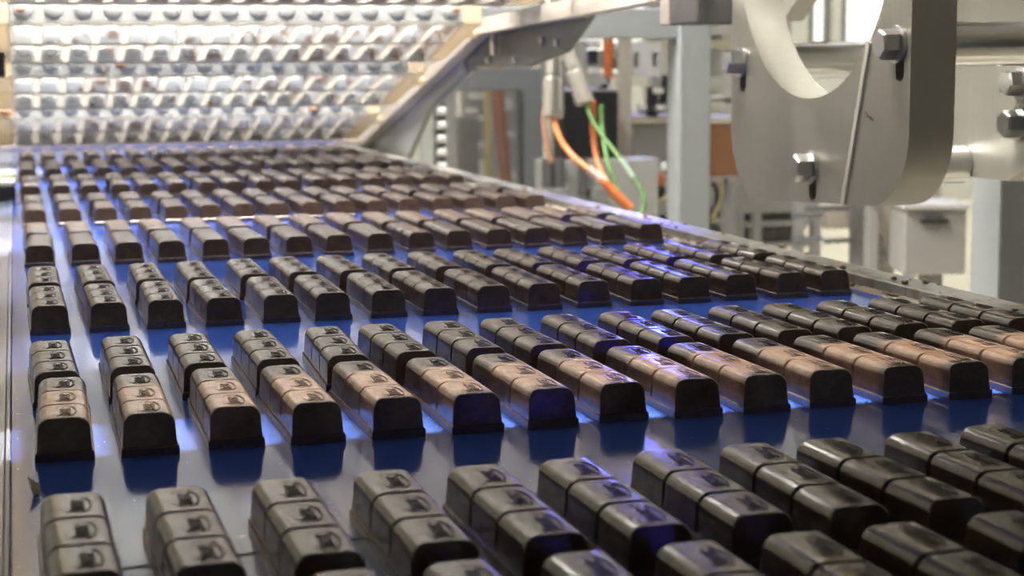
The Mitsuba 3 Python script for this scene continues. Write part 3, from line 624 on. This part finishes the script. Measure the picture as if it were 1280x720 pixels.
for n, (x, _, z) in enumerate(((1.8422, 3.7006, 0.2171), (1.8407, 3.6962, 0.1825), (1.836, 3.6831, 0.0788))):
    part(hk2, 'board', bx(x - .12, x + .10, 3.75, 4.05, z - .012, z + .012), 'white_paint' if n != 1 else 'cream_paint')
x = np.array((1.7946, 3.6965, 0.0877))[0]
for xx in (x - .05, x + .08): part(hk2, 'upright', bx(xx, xx + .03, 3.76, 4.04, FZ, .60), 'white_paint')
z = np.array((1.7374, 3.4952, 0.0319))
part(hk2, 'knob', cyl([z[0] - .02, z[1], z[2]], [z[0] + .02, z[1], z[2]], .024, 18), 'knob_metal', smooth=30)
part(hk2, 'knob_rod', bx(z[0] + .018, z[0] + .09, z[1] - .006, z[1] + .006, z[2] - .006, z[2] + .006), 'dark_grey')
# bench with dark boxes
jk = thing('work_bench', 'grey metal work bench with shelves and dark crates, below the bearing bracket', 'bench')
s = np.array((1.7182, 3.0465, -0.2114))
bx0, bx1, by0, by1 = s[0] - .115, s[0] + .105, s[1], s[1] + .35
part(jk, 'table_top', bx(bx0, bx1, by0, by1, s[2] - .010, s[2] + .060), 'alu_grey')
for zz in (-.036, -.088): part(jk, 'shelf', bx(bx0, bx1, by0, by1, s[2] + zz - .006, s[2] + zz + .006), 'alu_grey')
for xx in (bx0, bx0 + .045, bx1 - .02): part(jk, 'leg', bx(xx, xx + .022, by0 - .004, by0 + .02, FZ, s[2] - .01), 'alu_grey')
for xx in (bx0, bx1 - .02): part(jk, 'leg', bx(xx, xx + .022, by1 - .02, by1, FZ, s[2] - .01), 'alu_grey')
for n, (zz, hh) in enumerate(((-.030, .018), (-.082, .040))):
    solo('dark_crate', cat([bx(bx0 + .07, bx1 - .03, by0 + .02, by1 - .04, s[2] + zz, s[2] + zz + hh * .75), bx(bx0 + .066, bx1 - .026, by0 + .016, by1 - .036, s[2] + zz + hh * .75, s[2] + zz + hh)]), 'dark_grey', ['flat dark crate on the upper shelf of the work bench', 'dark crate on the lower shelf of the work bench'][n], 'crate')
tk = thing('pipe_rack', 'pale pipe rack with white cross bars standing on the floor behind the conveyor', 'frame')
s = np.array((1.4915, 2.4809, -0.2198))
post(tk, 'post', s[0], s[1], .020, FZ, s[2] + .10, 'alu_grey')
s3 = np.array((1.6106, 2.4459, -0.2207))
post(tk, 'post', s3[0], s3[1], .034, FZ, s3[2] + .11, 'mid_grey')
for a_, b_, m_ in (((1.4724, 2.4722, -0.1715), (1.5385, 2.4528, -0.172), 'alu_blue'), ((1.4702, 2.4662, -0.2192), (1.5364, 2.4468, -0.2197), 'alu_blue'), ((1.5316, 2.4477, -0.2228), (1.5931, 2.4297, -0.2233), 'mid_grey')):
    part(tk, 'cross_bar', cyl(a_, [b_[0], a_[1], a_[2]], .0055, 12), m_, smooth=30)
s4 = np.array((1.5861, 2.4794, -0.1824))
part(tk, 'panel', bx(s4[0] - .035, s4[0] + .032, s4[1], s4[1] + .02, s4[2] - .020, s4[2] + .020), 'cream_paint', label='cream panel')
part(tk, 'foot_bar', bx(s[0] - .01, s3[0] + .02, s[1] - .012, s[1] + .012, -.62, -.59), 'mid_grey')
part(tk, 'panel_bar', bx(s[0], s3[0], s[1] - .006, s[1] + .006, s4[2] + .018, s4[2] + .028), 'mid_grey')
part(tk, 'side_strut', bx(s3[0] + .02, s3[0] + .085, s3[1] + .01, s3[1] + .03, s3[2] + .005, s3[2] + .03), 'frame_beige')
part(tk, 'post', bx(s3[0] + .055, s3[0] + .085, s3[1] + .01, s3[1] + .04, FZ, s3[2] + .09), 'frame_beige')
part(tk, 'strut_joint', cyl([s3[0] + .03, s3[1], s3[2] - .035], [s3[0] + .055, s3[1], s3[2] - .035], .016, 16), 'mid_grey', smooth=30)
# stainless control box
kk = thing('control_box', 'stainless steel control box with a black rotary switch, left of the blue-grey corner post', 'control box')
s = np.array((1.3954, 1.7827, -0.1513))
th = 16.0
def rb(x0, x1, y0, y1, z0, z1, c=None): return turned(bx(s[0] + x0, s[0] + x1, s[1] + y0, s[1] + y1, s[2] + z0, s[2] + z1, c), s, -th)
part(kk, 'housing', rb(-.052, .046, 0, .11, -.054, .052, .002), 'box_steel')
part(kk, 'switch_plate', rb(-.022, .006, -.004, .001, .028, .042), 'dark_grey')
part(kk, 'switch', rb(-.030, .014, -.014, -.003, .030, .036), 'black_plastic', label='black rotary switch')
part(kk, 'lid', rb(-.058, .050, -.012, .12, .052, .060), 'alu_grey')
part(kk, 'stand', rb(-.012, .022, .045, .075, FZ - s[2], -.054), 'mid_grey')
t = np.array((1.5267, 1.9616, -0.1008))
uk = thing('side_table', 'beige metal side table top behind the control box', 'table')
part(uk, 'table_top', bx(t[0] - .06, t[0] + .05, t[1] + .12, t[1] + .4, t[2] - .018, t[2] + .020), 'frame_beige')
for xx in (t[0] - .05, t[0] + .03): part(uk, 'leg', bx(xx, xx + .02, t[1] + .2, t[1] + .22, FZ, t[2] - .018), 'alu_grey')
# corner post of the near guard, right edge of the view
qk = thing('corner_post', 'broad blue-grey corner post at the right edge behind the metal rail', 'post')
s = np.array((0.8788, 0.7943, -0.0311))
part(qk, 'column', turned(bx(s[0], s[0] + .085, s[1], s[1] + .052, FZ, .75, .0015), s, 0), 'alu_blue')
part(qk, 'foot_plate', turned(bx(s[0] - .03, s[0] + .115, s[1] - .03, s[1] + .082, FZ, FZ + .012), s, 0), 'alu_grey')
# added unseen dark canopy, above the frame of the picture: the near bars mirror it
yk = thing('added_dark_canopy', 'unseen dark canopy added behind the enclosure to darken the bar reflections', 'added canopy')
part(yk, 'front', bx(1.34, 3.6, 3.62, 3.66, .50, 2.1), 'black_plastic')
part(yk, 'roof', bx(1.34, 3.6, 3.66, 4.4, 2.06, 2.1), 'dark_grey')
for x in (1.36, 3.52): part(yk, 'post', bx(x, x + .06, 3.66, 3.72, FZ, 2.06), 'alu_grey')
